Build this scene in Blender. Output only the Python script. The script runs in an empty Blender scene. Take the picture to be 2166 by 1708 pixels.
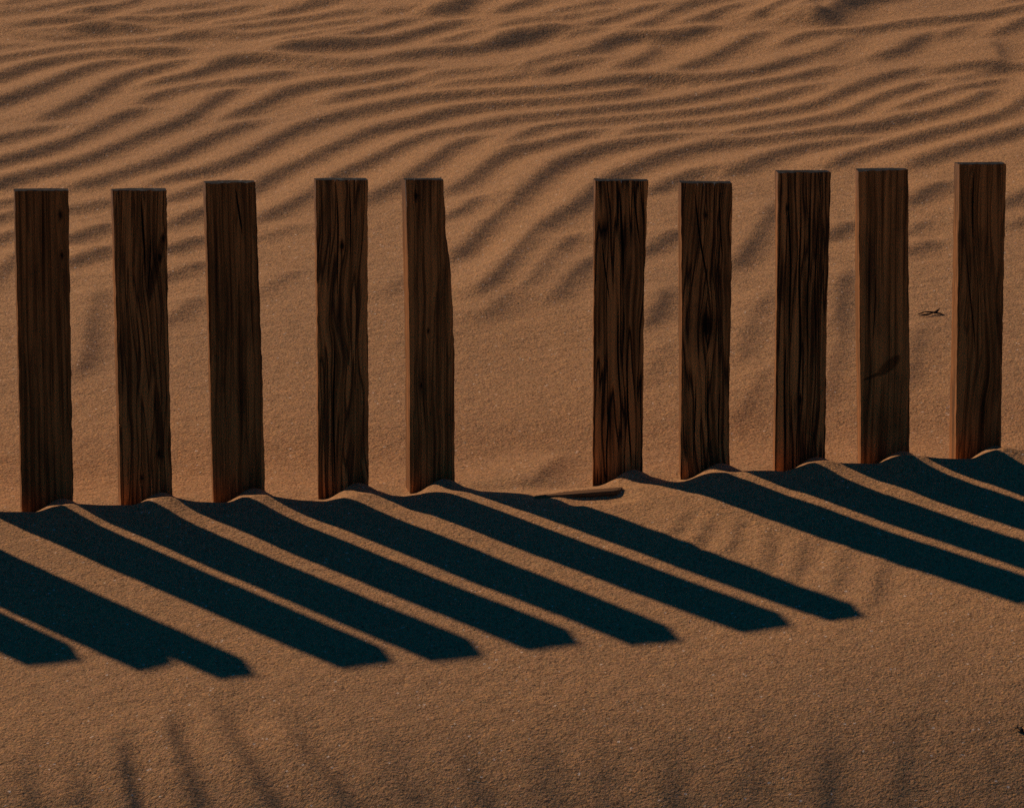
import bpy, math, random
import numpy as np
from mathutils import Vector, Matrix

# ------------------------------------------------------------------ camera, sky, sun, exposure
S = bpy.context.scene
COL = S.collection
D, F = 8.6, 11025.0                      # metres to the fence, focal length in reference pixels (frame 2165 wide)
PITCH = math.radians(14.0)
BETA = PITCH + math.atan(196.0 / F)
CAM = np.array([0.0, -D * math.cos(BETA), D * math.sin(BETA)])
FW = np.array([0.0, math.cos(PITCH), -math.sin(PITCH)])
UP = np.array([0.0, math.sin(PITCH), math.cos(PITCH)])
RT = np.array([1.0, 0.0, 0.0])
cd = bpy.data.cameras.new("camera"); cam = bpy.data.objects.new("camera", cd); COL.objects.link(cam)
cam.location = CAM.tolist(); cam.rotation_euler = (math.radians(90) - PITCH, 0, 0)
cd.sensor_fit = 'HORIZONTAL'; cd.sensor_width = 36.0; cd.lens = 36.0 * F / 2165.0
cd.clip_start = 0.1; cd.clip_end = 2000.0
cd.dof.use_dof = True; cd.dof.focus_distance = 8.45; cd.dof.aperture_fstop = 32.0
S.camera = cam

SUN_AZ, SUN_EL = 39.0, 26.3              # sun stands behind the fence to the left
W = bpy.data.worlds.new("World"); S.world = W; W.use_nodes = True
wn = W.node_tree; bg = wn.nodes["Background"]
sky = wn.nodes.new("ShaderNodeTexSky"); sky.sky_type = 'NISHITA'; sky.sun_disc = False
sky.sun_elevation = math.radians(SUN_EL); sky.sun_rotation = math.radians(-SUN_AZ)
sky.ozone_density = 4.0; sky.dust_density = 0.3; sky.air_density = 1.0
tint = wn.nodes.new("ShaderNodeMix"); tint.data_type = 'RGBA'; tint.blend_type = 'MULTIPLY'
tint.inputs[0].default_value = 1.0; tint.inputs[7].default_value = (0.03, 0.54, 0.78, 1)
wn.links.new(sky.outputs[0], tint.inputs[6]); wn.links.new(tint.outputs[2], bg.inputs[0])
bg.inputs[1].default_value = 0.05
sl = bpy.data.lights.new("sun", 'SUN'); sl.energy = 5.0; sl.angle = math.radians(0.75); sl.color = (1.0, 0.66, 0.42)
so = bpy.data.objects.new("sun", sl); COL.objects.link(so)
az, el = math.radians(SUN_AZ), math.radians(SUN_EL)
sdir = Vector((math.sin(az) * math.cos(el), -math.cos(az) * math.cos(el), -math.sin(el)))
so.rotation_euler = sdir.to_track_quat('-Z', 'Y').to_euler()
S.view_settings.view_transform = 'Standard'; S.view_settings.look = 'None'
S.view_settings.exposure = -0.71; S.view_settings.gamma = 1.0
S.render.engine = 'CYCLES'; S.cycles.use_denoising = False
S.cycles.max_bounces = 6; S.cycles.diffuse_bounces = 4

# ------------------------------------------------------------------ helpers
rng = np.random.default_rng(7)
random.seed(7)
K = D / F
def ray(u, v): return FW + RT * ((u - 1082.5) / F) - UP * ((v - 854.0) / F)
def on_y(u, v, y):
    r = ray(u, v); return CAM + r * ((y - CAM[1]) / r[1])

_lat = rng.random((256, 256))
def vnoise(x, y, seed=0):
    x = np.asarray(x, float) + seed * 17.31; y = np.asarray(y, float) + seed * 9.77
    xi = np.floor(x).astype(int); yi = np.floor(y).astype(int)
    fx = x - xi; fy = y - yi
    fx = fx * fx * fx * (fx * (fx * 6 - 15) + 10); fy = fy * fy * fy * (fy * (fy * 6 - 15) + 10)
    a = _lat[xi & 255, yi & 255]; b = _lat[(xi + 1) & 255, yi & 255]
    c = _lat[xi & 255, (yi + 1) & 255]; d = _lat[(xi + 1) & 255, (yi + 1) & 255]
    return (a * (1 - fx) + b * fx) * (1 - fy) + (c * (1 - fx) + d * fx) * fy - 0.5
def fbm(x, y, o=3, seed=0):
    s = 0; a = 1.0
    for i in range(o):
        s = s + a * vnoise(x * 2 ** i, y * 2 ** i, seed + i * 3); a *= 0.5
    return s
def sstep(a, b, x):
    t = np.clip((x - a) / (b - a), 0, 1); return t * t * (3 - 2 * t)

def tag(o, label=None, cat=None, group=None, kind=None):
    if label: o['label'] = label
    if cat: o['category'] = cat
    if group: o['group'] = group
    if kind: o['kind'] = kind
    return o
def mesh_obj(name, verts, faces, mats, parent=None, smooth=False, midx=None):
    me = bpy.data.meshes.new(name); me.from_pydata([tuple(v) for v in verts], [], faces); me.update()
    for m in mats: me.materials.append(m)
    if smooth: me.polygons.foreach_set('use_smooth', [True] * len(me.polygons))
    if midx is not None: me.polygons.foreach_set('material_index', midx)
    o = bpy.data.objects.new(name, me); COL.objects.link(o)
    if parent: o.parent = parent
    return o

class NT:
    def __init__(s, name):
        s.m = bpy.data.materials.new(name); s.m.use_nodes = True; s.t = s.m.node_tree
        s.b = s.t.nodes['Principled BSDF']
    def n(s, typ, **kw):
        nd = s.t.nodes.new(typ)
        for k, v in kw.items():
            if k.startswith('i_'):
                key = k[2:]; nd.inputs[int(key) if key.isdigit() else key.replace('_', ' ')].default_value = v
            else: setattr(nd, k, v)
        return nd
    def l(s, a, b): s.t.links.new(a, b)
    def math(s, op, a, b=None, c=None):
        nd = s.n('ShaderNodeMath', operation=op)
        for i, x in enumerate((a, b, c)):
            if x is None: continue
            if isinstance(x, (int, float)): nd.inputs[i].default_value = x
            else: s.l(x, nd.inputs[i])
        return nd.outputs[0]
    def mixc(s, f, a, b, mode='MIX'):
        nd = s.n('ShaderNodeMix', data_type='RGBA', blend_type=mode)
        for i, x in ((0, f), (6, a), (7, b)):
            if isinstance(x, (int, float)): nd.inputs[i].default_value = x
            elif isinstance(x, tuple): nd.inputs[i].default_value = (*x, 1)
            else: s.l(x, nd.inputs[i])
        return nd.outputs[2]
    def ramp(s, f, stops):
        nd = s.n('ShaderNodeValToRGB'); e = nd.color_ramp.elements
        while len(e) < len(stops): e.new(0.5)
        for q, (p, c) in zip(e, stops):
            q.position = p; q.color = (*c, 1) if isinstance(c, tuple) else (c, c, c, 1)
        s.l(f, nd.inputs[0]); return nd.outputs[0]

# ------------------------------------------------------------------ base terrain
TILT = 0.056                              # the beach climbs to the right
YC = -0.12                                # crest of the bank just in front of the posts
CREST = [(-700,1118),(-450,1104),(-200,1093),(-100,1088),(0,1081),(45,1082),(80,1083),(104,1073),(134,1066),(150,1064.6),(168,1065),
 (196,1067),(217,1068.3),(250,1068.5),(281.7,1068.1),(306,1058.6),(335.7,1050.8),(351.4,1049.7),(369.4,1051.2),
 (396.4,1058.2),(418.9,1061.3),(451.5,1062.5),(484,1063.6),(508.9,1051.9),(542.6,1046.3),(560.6,1045.2),
 (580.8,1049),(598.8,1052.6),(632.6,1058.6),(670.8,1061.6),(688.8,1063.1),(715,1054),(745,1045),(770,1043),(790,1045),
 (825,1049.7),(865,1054.6),(882,1055.5),(915,1044),(949,1041),(971,1041),(1010,1041),(1050,1043),(1080,1046),
 (1110,1047),(1135,1049),(1160,1046),(1190,1039),(1220,1035.5),(1270,1033),(1310,1030),(1350,1026),(1385,1024),(1415,1023),(1440,1022),(1455,1021),
 (1473,1012),(1505,1001),(1530,999),(1555,1000),(1580,996),(1610,995),(1640,995),(1662,997.5),(1686,988),(1715,977),
 (1736,972),(1754,972),(1784,978),(1819,979),(1856,981),(1886,967),(1910,961),(1925,960),(1940,962),(1974,967),
 (2019,970),(2061,970),(2086,957),(2115,947),(2130,945),(2149,949),(2200,958),(2260,962),(2300,950),(2500,935),(2900,900)]
_cp = np.array([on_y(u, v, YC) for u, v in CREST])
_xs = np.linspace(_cp[0, 0], _cp[-1, 0], 3000)
_zs = np.interp(_xs, _cp[:, 0], _cp[:, 2] - TILT * _cp[:, 0])
_k = np.exp(-np.linspace(-2, 2, 17) ** 2); _k /= _k.sum()
_zs = np.convolve(np.pad(_zs, 8, mode='edge'), _k, mode='valid')
def crest_h(x): return np.interp(x, _xs, _zs)
POST_R = [155, 364, 560, 779, 961, 1358, 1542, 1744, 1922, 2116, -40, -345, -440, -706]   # right foot of each post
def base(x, y):
    yq = np.clip(y, 0, 60)
    back = 0.014 + 0.062 * (yq - 0.25 * np.logaddexp(0, (yq - 1.15) / 0.25)) + 0.045 * 0.4 * np.logaddexp(0, (yq - 2.6) / 0.4) - 0.012 * np.exp(-((y - 0.20) / 0.13) ** 2)
    c = crest_h(x)
    mean = 0.0535
    t = YC - y                            # distance in front of the crest
    # crest waves die out towards the camera
    wave = (c - mean) * np.exp(-np.maximum(t, 0) / 0.075)
    tt = np.maximum(t, 0)
    lift = (0.013 + 0.012 * np.clip(x - 0.1, -0.9, 1.2)) * sstep(0.05, 0.85, tt)
    front = mean + wave + lift - 0.115 * tt - 0.38 * 0.07 * np.logaddexp(0, (tt - 1.02) / 0.07)
    far = np.minimum(y, 0)
    front = np.where(tt > 2.2, mean + lift - 0.115 * 2.2 - 0.38 * 1.18 - 0.12 * (tt - 2.2), front)
    # inner slip face between crest and posts
    f = sstep(YC - 0.012, YC + 0.125, y)
    z = front * (1 - f) + back * f
    z = np.where(y < YC, front, z)
    for u in POST_R:
        xr = on_y(u, 1050, 0)[0]
        z = z + 0.026 * np.exp(-((x - xr + 0.017) / 0.036) ** 2 - ((y + 0.030) / 0.040) ** 2)
    z = z + 0.020 * fbm(x * 0.9 + 5, y * 0.7, 2, 4) * sstep(0.3, 1.2, y)
    return z + TILT * np.clip(x, -6, 6)
def on_base(u, v):
    r = ray(u, v); t0, t1 = 6.5, 20.0
    if v > 1052:
        t0, t1 = 6.0, (YC - CAM[1]) / r[1]
    else:
        t0, t1 = (0.0 - CAM[1]) / r[1], 25.0
    for _ in range(50):
        t = 0.5 * (t0 + t1); P = CAM + r * t
        if P[2] > float(base(np.array(P[0]), np.array(P[1]))): t0 = t
        else: t1 = t
    return P

# ------------------------------------------------------------------ wind ripples: lee faces traced as curves lying on the sand
# (strength, width, points) ; x 0..8664 and y in the same unit across the frame
RIP = [
(.6,1,[(60,55),(200,25),(330,10),(420,-5)]),
(.5,1,[(-60,140),(0,130),(100,115),(220,100),(350,80),(480,70),(600,50),(700,35),(800,20),(900,5)]),
(.7,1,[(640,135),(720,130),(830,110),(930,90),(1040,70),(1130,40),(1200,0)]),
(.4,1,[(630,138),(720,130),(800,122)]),
(.8,1,[(150,240),(300,222),(430,200),(520,182),(620,175),(720,165),(800,160)]),
(.7,1,[(-60,255),(0,265),(60,280),(150,310),(260,325),(420,325),(600,318),(760,305)]),
(.7,1,[(240,285),(400,275),(550,270),(700,265),(790,262),(880,258),(960,262),(1040,272),(1150,272),(1280,268),(1400,262),(1520,262)]),
(.8,1.4,[(700,265),(790,260),(880,256),(960,260),(1040,272)]),
(.9,1,[(970,225),(1050,200),(1160,190),(1280,182),(1400,178),(1500,180),(1600,188)]),
(.7,1,[(1080,160),(1180,145),(1300,118),(1400,100),(1500,92),(1620,80),(1750,60),(1860,45)]),
(.7,1,[(1580,170),(1680,158),(1800,130),(1900,108),(2020,90),(2166,75)]),
(.8,1,[(2256,150),(2366,130),(2466,110),(2566,85),(2620,50),(2700,25),(2870,15)]),
(.8,1,[(1820,275),(1950,255),(2060,245),(2166,238),(2266,225),(2366,210),(2496,195),(2616,175),(2746,150),(2886,132),(3016,115),(3120,98)]),
(.5,1,[(1850,215),(1960,202),(2060,190),(2166,180)]),
(.7,1,[(-60,525),(0,510),(120,490),(250,468),(400,448),(520,430),(620,412),(720,400),(850,392),(1000,382),(1130,375),(1250,365),(1380,352),(1500,335),(1560,312),(1700,302),(1800,305),(1900,320),(2000,325),(2120,318),(2266,292),(2346,268),(2500,252),(2700,235),(2866,205),(3016,182),(3200,168)]),
(.35,1.4,[(1480,335),(1560,312),(1700,302),(1800,306),(1900,320)]),
(.6,1,[(-60,402),(0,400),(100,398),(250,392),(350,385)]),
(1,1.1,[(-60,680),(0,665),(80,645),(160,605),(250,570),(330,548),(430,530),(540,512),(660,495),(780,480),(900,470),(1000,465),(1100,465),(1200,462),(1300,468),(1400,470),(1500,450),(1600,432)]),
(.3,1,[(1060,466),(1180,462),(1320,470)]),
(1,1.1,[(-60,890),(0,870),(80,848),(170,820),(260,785),(340,755),(430,715),(520,680),(600,650),(680,618),(780,590),(860,568),(950,545),(1060,525),(1180,512)]),
(1,1.1,[(330,1040),(430,1005),(520,960),(600,915),(690,880),(760,840),(840,795),(900,750),(960,705),(1040,675),(1120,650),(1200,628),(1300,598),(1400,580),(1520,560),(1620,540)]),
(1,1.2,[(1150,750),(1280,735),(1400,715),(1520,690),(1640,655),(1740,620),(1820,585),(1870,545),(1950,520),(2060,510),(2166,505),(2300,515),(2450,525),(2600,535),(2740,552),(2870,565),(3000,568),(3130,560),(3220,545)]),
(.2,1.6,[(1800,560),(1880,535),(2060,508),(2300,514),(2500,528)]),
(1,1.1,[(3200,525),(3300,505),(3400,490),(3500,475),(3600,458),(3750,450),(3900,440),(4050,430),(4150,408),(4250,370),(4332,345),(4400,325),(4500,305),(4620,290),(4750,280),(4860,270)]),
(.6,1.9,[(4230,375),(4332,352),(4420,330),(4520,315),(4640,305),(4740,300)]),
(1,1.1,[(2330,460),(2446,440),(2516,412),(2616,400),(2726,400),(2816,410),(2916,395),(3016,378),(3146,372),(3266,365),(3366,335),(3486,300),(3606,275),(3726,245),(3846,200),(3966,185)]),
(.6,1.8,[(2400,450),(2516,415),(2616,402),(2726,404),(2830,412),(2950,392),(3100,378)]),
(.8,1,[(2816,355),(2966,320),(3116,288),(3246,245),(3366,212),(3486,195),(3566,178)]),
(.6,1,[(2316,385),(2466,350),(2586,318),(2726,290),(2866,272),(3016,262)]),
(.6,1,[(3290,108),(3366,95),(3450,90)]),
(1.1,1.7,[(3536,130),(3616,126),(3716,120),(3806,105),(3886,80),(3946,40),(4006,0),(4040,-40)]),
(.7,1,[(3766,362),(3866,340),(3966,312),(4066,296)]),
(.9,1,[(4250,90),(4332,70),(4432,45),(4532,12)]),
(.6,1,[(4250,235),(4332,215),(4482,190),(4632,172)]),
(.6,1,[(4772,170),(4882,150),(5032,128),(5162,105)]),
(.6,1,[(4672,135),(4812,100),(4952,70),(5092,40),(5192,10)]),
(.8,1,[(4922,235),(5032,210),(5152,180),(5282,147),(5392,112),(5532,88),(5652,70)]),
(.7,1,[(4822,330),(4892,310),(4982,290),(5052,268)]),
(.9,1.1,[(5332,290),(5412,255),(5492,228),(5572,195),(5600,160),(5682,120),(5792,82),(5902,42),(6012,18),(6150,5)]),
(.8,1,[(5752,222),(5852,205),(5952,170),(6052,120),(6132,82),(6232,62),(6332,45)]),
(1.1,1.7,[(5032,475),(5112,420),(5202,370),(5282,330),(5342,318),(5432,322),(5532,340),(5652,350),(5772,342),(5852,305),(5892,272),(5992,264),(6092,262)]),
(.9,1.3,[(5540,370),(5562,400),(5550,460),(5482,525),(5382,560),(5282,582),(5182,605)]),
(.7,1,[(4422,610),(4502,580),(4572,530),(4662,510),(4802,500),(4952,485),(5032,475)]),
(.9,1.1,[(4612,630),(4682,600),(4762,575),(4872,550),(4982,535),(5092,530)]),
(1,1.1,[(1260,1595),(1400,1550),(1500,1510),(1650,1485),(1780,1455),(1880,1425),(1970,1385),(2060,1345),(2166,1290),(2316,1205),(2416,1155),(2516,1105),(2646,1070),(2766,1025),(2916,995),(3066,960),(3116,942),(3246,908),(3366,887),(3516,865),(3616,845),(3716,825),(3816,815),(3966,810),(4166,805),(4332,800),(4482,792),(4632,785),(4782,778),(4892,760),(5032,735),(5152,705),(5282,690),(5412,685),(5552,680),(5692,682),(5832,688),(5982,688),(6132,672),(6282,650),(6432,622),(6560,590),(6640,550),(6720,522),(6850,492)]),
(.6,1.6,[(6850,492),(6998,470),(7060,440),(7110,390),(7220,340),(7300,300)]),
(.25,1.2,[(5180,700),(5300,690),(5450,684),(5700,682)]),
(1,1.1,[(1440,1935),(1560,1875),(1700,1825),(1950,1720),(2166,1600),(2266,1540),(2366,1478),(2466,1428),(2566,1405),(2666,1355),(2766,1295),(2866,1255),(2966,1215),(3026,1168),(3116,1145),(3206,1108),(3316,1080),(3466,1055),(3566,1035),(3666,1000),(3766,965),(3916,940),(4066,915),(4216,895),(4332,890),(4482,885),(4632,872),(4782,860),(4932,847),(5082,835),(5232,825),(5350,815),(5412,780),(5432,730)]),
(.8,1.1,[(1430,1715),(1540,1675),(1660,1630),(1750,1590),(1850,1545)]),
(.7,1,[(3646,760),(3766,735),(3916,715),(4066,697),(4216,680),(4332,665),(4450,650)]),
(.6,1,[(3626,668),(3766,640),(3916,620),(4066,610),(4200,600)]),
(1,1.1,[(1880,1035),(2000,985),(2100,940),(2166,918),(2246,885),(2316,840),(2386,795),(2496,762),(2596,738),(2726,722),(2866,705),(2996,690),(3116,680),(3246,662),(3346,637),(3446,612),(3586,600)]),
(1,1.1,[(-80,1590),(0,1565),(100,1530),(200,1505),(300,1475),(400,1450),(500,1430),(620,1405),(720,1370),(820,1335),(920,1295),(1000,1260),(1080,1225),(1160,1195),(1250,1155),(1350,1110),(1460,1080),(1560,1050),(1640,1010),(1710,955),(1780,890),(1880,835),(1960,780),(2060,755)]),
(1,1.1,[(560,1615),(700,1585),(850,1550),(950,1525),(1020,1490),(1120,1460),(1230,1420),(1350,1390),(1450,1350),(1540,1300),(1640,1255),(1720,1215),(1820,1180),(1920,1140),(2020,1100),(2120,1062),(2240,1025)]),
(1,1.1,[(-80,1405),(0,1385),(100,1358),(200,1330),(320,1305),(420,1275),(520,1240),(620,1210),(700,1170),(780,1135),(850,1105),(900,1070),(980,1030),(1060,1000),(1120,965),(1200,945),(1280,935)]),
(.9,1,[(1180,900),(1240,870),(1310,830),(1400,790),(1500,770),(1620,750),(1750,735),(1900,720),(2030,700),(2166,685),(2300,670),(2400,640),(2480,590)]),
(.9,1,[(-80,1215),(0,1195),(80,1175),(200,1150),(300,1125),(400,1105),(560,1095)]),
(.8,1,[(2750,885),(2850,850),(2916,830),(3016,805),(3116,785),(3246,772),(3346,750),(3446,718),(3566,700),(3700,690)]),
(.9,1.1,[(2186,1890),(2256,1845),(2326,1805),(2436,1765),(2536,1725),(2606,1680),(2680,1630),(2780,1560),(2900,1480),(3040,1420),(3126,1385),(3206,1345),(3296,1305),(3366,1268),(3446,1235),(3546,1195),(3646,1168),(3766,1145),(3916,1125),(4046,1100),(4126,1065),(4246,1035),(4332,1025),(4532,1008),(4732,992),(4900,975),(5100,960),(5282,935),(5412,915),(5532,895),(5632,882),(5782,872),(5892,852),(6032,820),(6182,780),(6332,740),(6498,715),(6618,700),(6728,680),(6828,640),(6918,608),(6998,582),(7098,570)]),
(.4,1.2,[(2190,2040),(2366,1975),(2550,1930)]),
(1,1.1,[(3100,1740),(3166,1680),(3226,1645),(3316,1620),(3400,1575),(3466,1515),(3546,1465),(3616,1415),(3706,1355),(3786,1295),(3866,1245),(3926,1200),(4016,1180),(4126,1180)]),
(1,1.2,[(3780,1670),(3880,1610),(3966,1565),(4046,1505),(4116,1435),(4206,1365),(4286,1305),(4350,1280),(4532,1262),(4682,1220),(4782,1190),(4892,1165),(5032,1135),(5110,1120)]),
(.9,1,[(4350,1240),(4400,1190),(4502,1135),(4602,1100),(4702,1070),(4832,1055),(4982,1032),(5132,1020),(5332,1010),(5482,1002),(5632,1000),(5782,985),(5882,975),(6032,942),(6182,915),(6332,885),(6498,862),(6598,840),(6698,800),(6798,762),(6918,740),(7000,732)]),
(.8,1.2,[(3777,1897),(3860,1850),(3968,1802),(4094,1707)]),
(1.1,1.3,[(3825,2246),(3968,2134),(4094,1993),(4221,1865),(4332,1765),(4412,1695),(4482,1615),(4572,1535),(4652,1465),(4732,1405),(4832,1365),(4952,1325),(5072,1280),(5182,1250),(5282,1245),(5382,1248),(5482,1225),(5612,1198),(5732,1182),(5892,1178)]),
(.9,1,[(5262,1168),(5382,1138),(5532,1105),(5682,1082),(5812,1070),(5982,1055),(6132,1035),(6282,1012),(6432,990),(6498,980),(6648,958),(6798,935),(6918,910),(6998,875),(7058,825),(7148,788),(7278,750),(7378,708),(7498,670),(7618,640),(7718,612),(7798,592)]),
(1.05,1.3,[(4046,2530),(4189,2420),(4317,2277),(4427,2118),(4538,1993),(4633,1913),(4761,1826),(4887,1754),(5014,1659),(5100,1560),(5202,1515),(5292,1475),(5412,1425),(5532,1390),(5632,1345),(5732,1305),(5882,1265),(6032,1245),(6182,1235),(6382,1225),(6498,1210),(6648,1190),(6798,1175),(6998,1155),(7138,1135),(7278,1115),(7448,1085),(7598,1060),(7698,1020),(7848,1000),(7998,975),(8098,940),(8198,905),(8300,860),(8380,810),(8450,770)]),
(.9,1,[(6100,1190),(6232,1160),(6382,1135),(6498,1125),(6648,1095),(6798,1060),(6948,1025),(7098,995),(7198,970),(7278,930),(7348,880),(7448,845),(7578,800),(7698,765),(7818,728),(7918,700)]),
(.9,1,[(7550,960),(7598,942),(7698,908),(7828,868),(7948,825),(8058,790),(8198,760),(8348,738),(8448,700),(8518,672)]),
(.8,1,[(7868,620),(7948,602),(8028,590),(8100,600),(8198,595),(8298,578),(8398,565),(8498,572),(8664,572),(8750,570)]),
(.6,1,[(8088,720),(8148,690),(8248,650),(8348,620),(8458,590)]),
(1,1.1,[(7340,508),(7448,500),(7548,485),(7628,455),(7698,420),(7728,370),(7778,330),(7848,310)]),
(.9,1.1,[(8378,310),(8448,290),(8538,255),(8618,220),(8700,180)]),
(.7,1.2,[(8440,340),(8458,420),(8478,500),(8508,555)]),
(.9,1.1,[(6578,410),(6678,362),(6748,340),(6878,310),(6998,292),(7148,295),(7278,288),(7378,260),(7478,232),(7648,212),(7798,200),(7998,192),(8148,182),(8248,165),(8348,147),(8478,130),(8598,115),(8700,98)]),
(.5,1.2,[(8008,310),(8078,285),(8198,240),(8298,205)]),
(1,1.1,[(6568,178),(6618,166),(6718,178),(6818,202),(6918,220),(6998,212),(7068,190)]),
(1.2,2.9,[(7000,200),(7080,180),(7125,130),(7160,80),(7210,45),(7290,30),(7400,25)]),
(.7,1.1,[(7330,15),(7450,12),(7580,0),(7650,-20)]),
(.9,1,[(6370,155),(6430,140),(6498,128),(6598,105),(6698,80),(6758,40)]),
(.7,1,[(6788,130),(6878,90),(6978,50),(7060,18)]),
(.7,1,[(8438,75),(8538,50),(8700,5)]),
(.9,1.1,[(5700,625),(5812,585),(5932,548),(6032,510),(6122,468),(6182,425),(6282,378),(6400,335),(6520,280)]),
(1,1.2,[(6160,1500),(6232,1455),(6312,1425),(6392,1390),(6498,1365),(6578,1310),(6698,1265),(6848,1240),(6998,1220),(7148,1208),(7298,1190),(7398,1172)]),
(.8,1.1,[(5480,1650),(5562,1595),(5662,1555),(5782,1505),(5892,1478),(6032,1455)]),
(1,1.1,[(7018,1440),(7098,1398),(7198,1348),(7298,1300),(7398,1275),(7548,1240),(7698,1210),(7798,1170),(7918,1140),(8048,1110),(8198,1070),(8348,1035),(8498,990),(8600,930),(8700,860)]),
(.8,1.4,[(6225,2290),(6300,2190),(6390,2070),(6470,1950),(6540,1830),(6620,1720)]),
(.85,1.4,[(5508,2768),(5600,2620),(5692,2437)]),
(.8,1.3,[(5471,2162),(5560,2090),(5692,2014),(5760,1960)]),
(.95,1.3,[(4700,2560),(4791,2437),(4887,2309),(4982,2229),(5060,2160)]),
(.9,1.3,[(4475,2467),(4570,2340),(4696,2181),(4791,2071),(4919,1975)]),
(.65,1.5,[(4150,2700),(4250,2600),(4380,2480)]),
(1.0,1.1,[(7688,1440),(7758,1390),(7898,1340),(7998,1300),(8118,1262),(8248,1225),(8348,1192),(8478,1165),(8578,1128),(8700,1090)]),
(.9,1.3,[(7720,1740),(7788,1680),(7868,1638),(7958,1612),(8050,1560)]),
(.9,1.2,[(8480,1800),(8578,1715),(8700,1660)]),
(.7,1.2,[(7690,2160),(7782,2100),(7870,2080)]),
(.5,1.1,[(7724,1969),(7811,1910)]),
(.8,1.3,[(7020,2020),(7126,1954),(7213,1910)]),
(.8,1.5,[(7100,2800),(7140,2450),(7213,2300)]),
(.6,1.2,[(8480,1950),(8664,1895)]),
(.8,1.1,[(-60,1760),(0,1744),(106,1713),(250,1680)]),
(.8,1.1,[(-60,1875),(0,1852),(106,1804),(250,1760)]),
(.8,1.1,[(-60,2060),(0,2034),(106,1988),(260,1930)]),
(.7,1.3,[(-60,2400),(0,2337),(121,2200),(260,2100)]),
(.7,1.1,[(570,1795),(715,1759),(851,1744),(960,1720)]),
(.9,1.2,[(570,2055),(715,2003),(821,1958),(929,1928)]),
(.9,1.2,[(580,2255),(730,2185),(821,2155),(929,2125)]),
(.75,1.6,[(700,3190),(765,3039),(796,2809),(830,2612),(884,2460)]),
(.8,1.2,[(1420,2140),(1583,2079),(1705,2034)]),
(.7,1.2,[(1420,2365),(1583,2307),(1720,2246)]),
(.65,1.5,[(1492,2733),(1614,2612),(1705,2536)]),
(.6,1.4,[(6279,3067),(6402,2733),(6524,2489)]),
(.4,1.4,[(6260,3640),(6420,3300),(6520,3100)]),
(.55,1.4,[(7011,3403),(7102,3097),(7195,2733)]),
(.5,1.4,[(7713,3281),(7758,2976),(7834,2733)]),
(.4,1.4,[(3300,2500),(3420,2380),(3540,2290)]),
(.4,1.4,[(2230,2500),(2350,2400),(2500,2310)]),
(.35,1.5,[(5480,3300),(5580,3100),(5680,2900)]),
(.5,1.8,[(4540,4110),(4620,4050),(4696,3990),(4791,3894)]),
# foreground, faint ripples running towards the camera
(.75,1.15,[(1040,6230),(1060,6380),(1078,6500),(1085,6620),(1124,6765),(1160,6900)]),
(.85,1.2,[(1440,6060),(1514,6310),(1590,6496),(1650,6660),(1711,6834),(1760,6950)]),
(.95,1.2,[(1840,5980),(1995,6255),(2101,6466),(2190,6600),(2296,6734),(2350,6850)]),
(.90,1.2,[(2430,6120),(2595,6344),(2744,6496),(2850,6615),(2939,6764)]),
(.65,1.2,[(600,6500),(660,6704),(704,6834),(740,6950)]),
(.45,1.2,[(190,6400),(250,6600),(300,6800),(330,6950)]),
(.60,1.3,[(3200,6380),(3368,6554),(3474,6691),(3563,6834)]),
(.50,1.4,[(3830,6330),(3998,6539),(4059,6706),(4120,6834)]),
(.35,1.6,[(4540,6200),(4650,6374),(4640,6554),(4668,6719),(4700,6830)]),
(.25,1.5,[(5060,6300),(5120,6500),(5150,6700),(5160,6850)]),
(.40,1.5,[(5620,6380),(5680,6600),(5700,6850)]),
(.22,1.6,[(6300,6350),(6380,6600),(6400,6850)]),
(.40,1.5,[(7000,6200),(7020,6500),(7010,6800)]),
(.2,1.6,[(7650,6100),(7660,6400),(7640,6750)]),
(.3,.75,[(5800,4390),(5760,4470),(5710,4530)]),
(.42,.85,[(6015,4434),(5969,4553),(5911,4614)]),
(.42,.85,[(6255,4449),(6240,4553),(6210,4644)]),
(.42,.95,[(6524,4523),(6511,4674),(6511,4824)]),
(.42,.95,[(6825,4583),(6795,4733),(6749,4899)]),
(.38,1.05,[(7154,4674),(7126,4824),(7096,5034)]),
(.40,1.0,[(7480,4780),(7440,4950),(7400,5150)]),
]
STEP = 0.04
def resample(P, step):
    seg = np.linalg.norm(np.diff(P[:, :2], axis=0), axis=1); s = np.concatenate([[0], np.cumsum(seg)])
    n = max(2, int(s[-1] / step) + 1); q = np.linspace(0, s[-1], n)
    R = np.stack([np.interp(q, s, P[:, i]) for i in range(2)], 1)
    for _ in range(2):
        if n > 4:
            R[1:-1] = 0.25 * R[:-2] + 0.5 * R[1:-1] + 0.25 * R[2:]
    return R, q, s[-1]

# ------------------------------------------------------------------ ground mesh
def axis(core0, core1, step, lo, hi, grow=1.16):
    a = list(np.arange(core0, core1 + 1e-9, step)); d = step
    while a[-1] < hi: d *= grow; a.append(a[-1] + d)
    d = step; b = []
    c = a[0]
    while c > lo: d *= grow; c -= d; b.append(c)
    return np.array(b[::-1] + a)
gx = axis(-1.35, 1.35, 0.0080, -90, 90)
gy = np.concatenate([axis(-1.95, -0.24, 0.009, -60, -0.24)[:-1], np.arange(-0.235, 0.12, 0.005), np.arange(0.125, 2.0, 0.0085),
                     axis(2.0, 4.9, 0.011, 2.0, 120)])
gy = np.unique(np.round(gy, 5))
gy = gy[np.concatenate([[True], np.diff(gy) > 0.003])]
X, Y = np.meshgrid(gx, gy)
Z = base(X, Y)
sun2 = np.array([math.sin(az), -math.cos(az)])
H = np.zeros_like(Z)
TR = np.zeros_like(Z)
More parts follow.
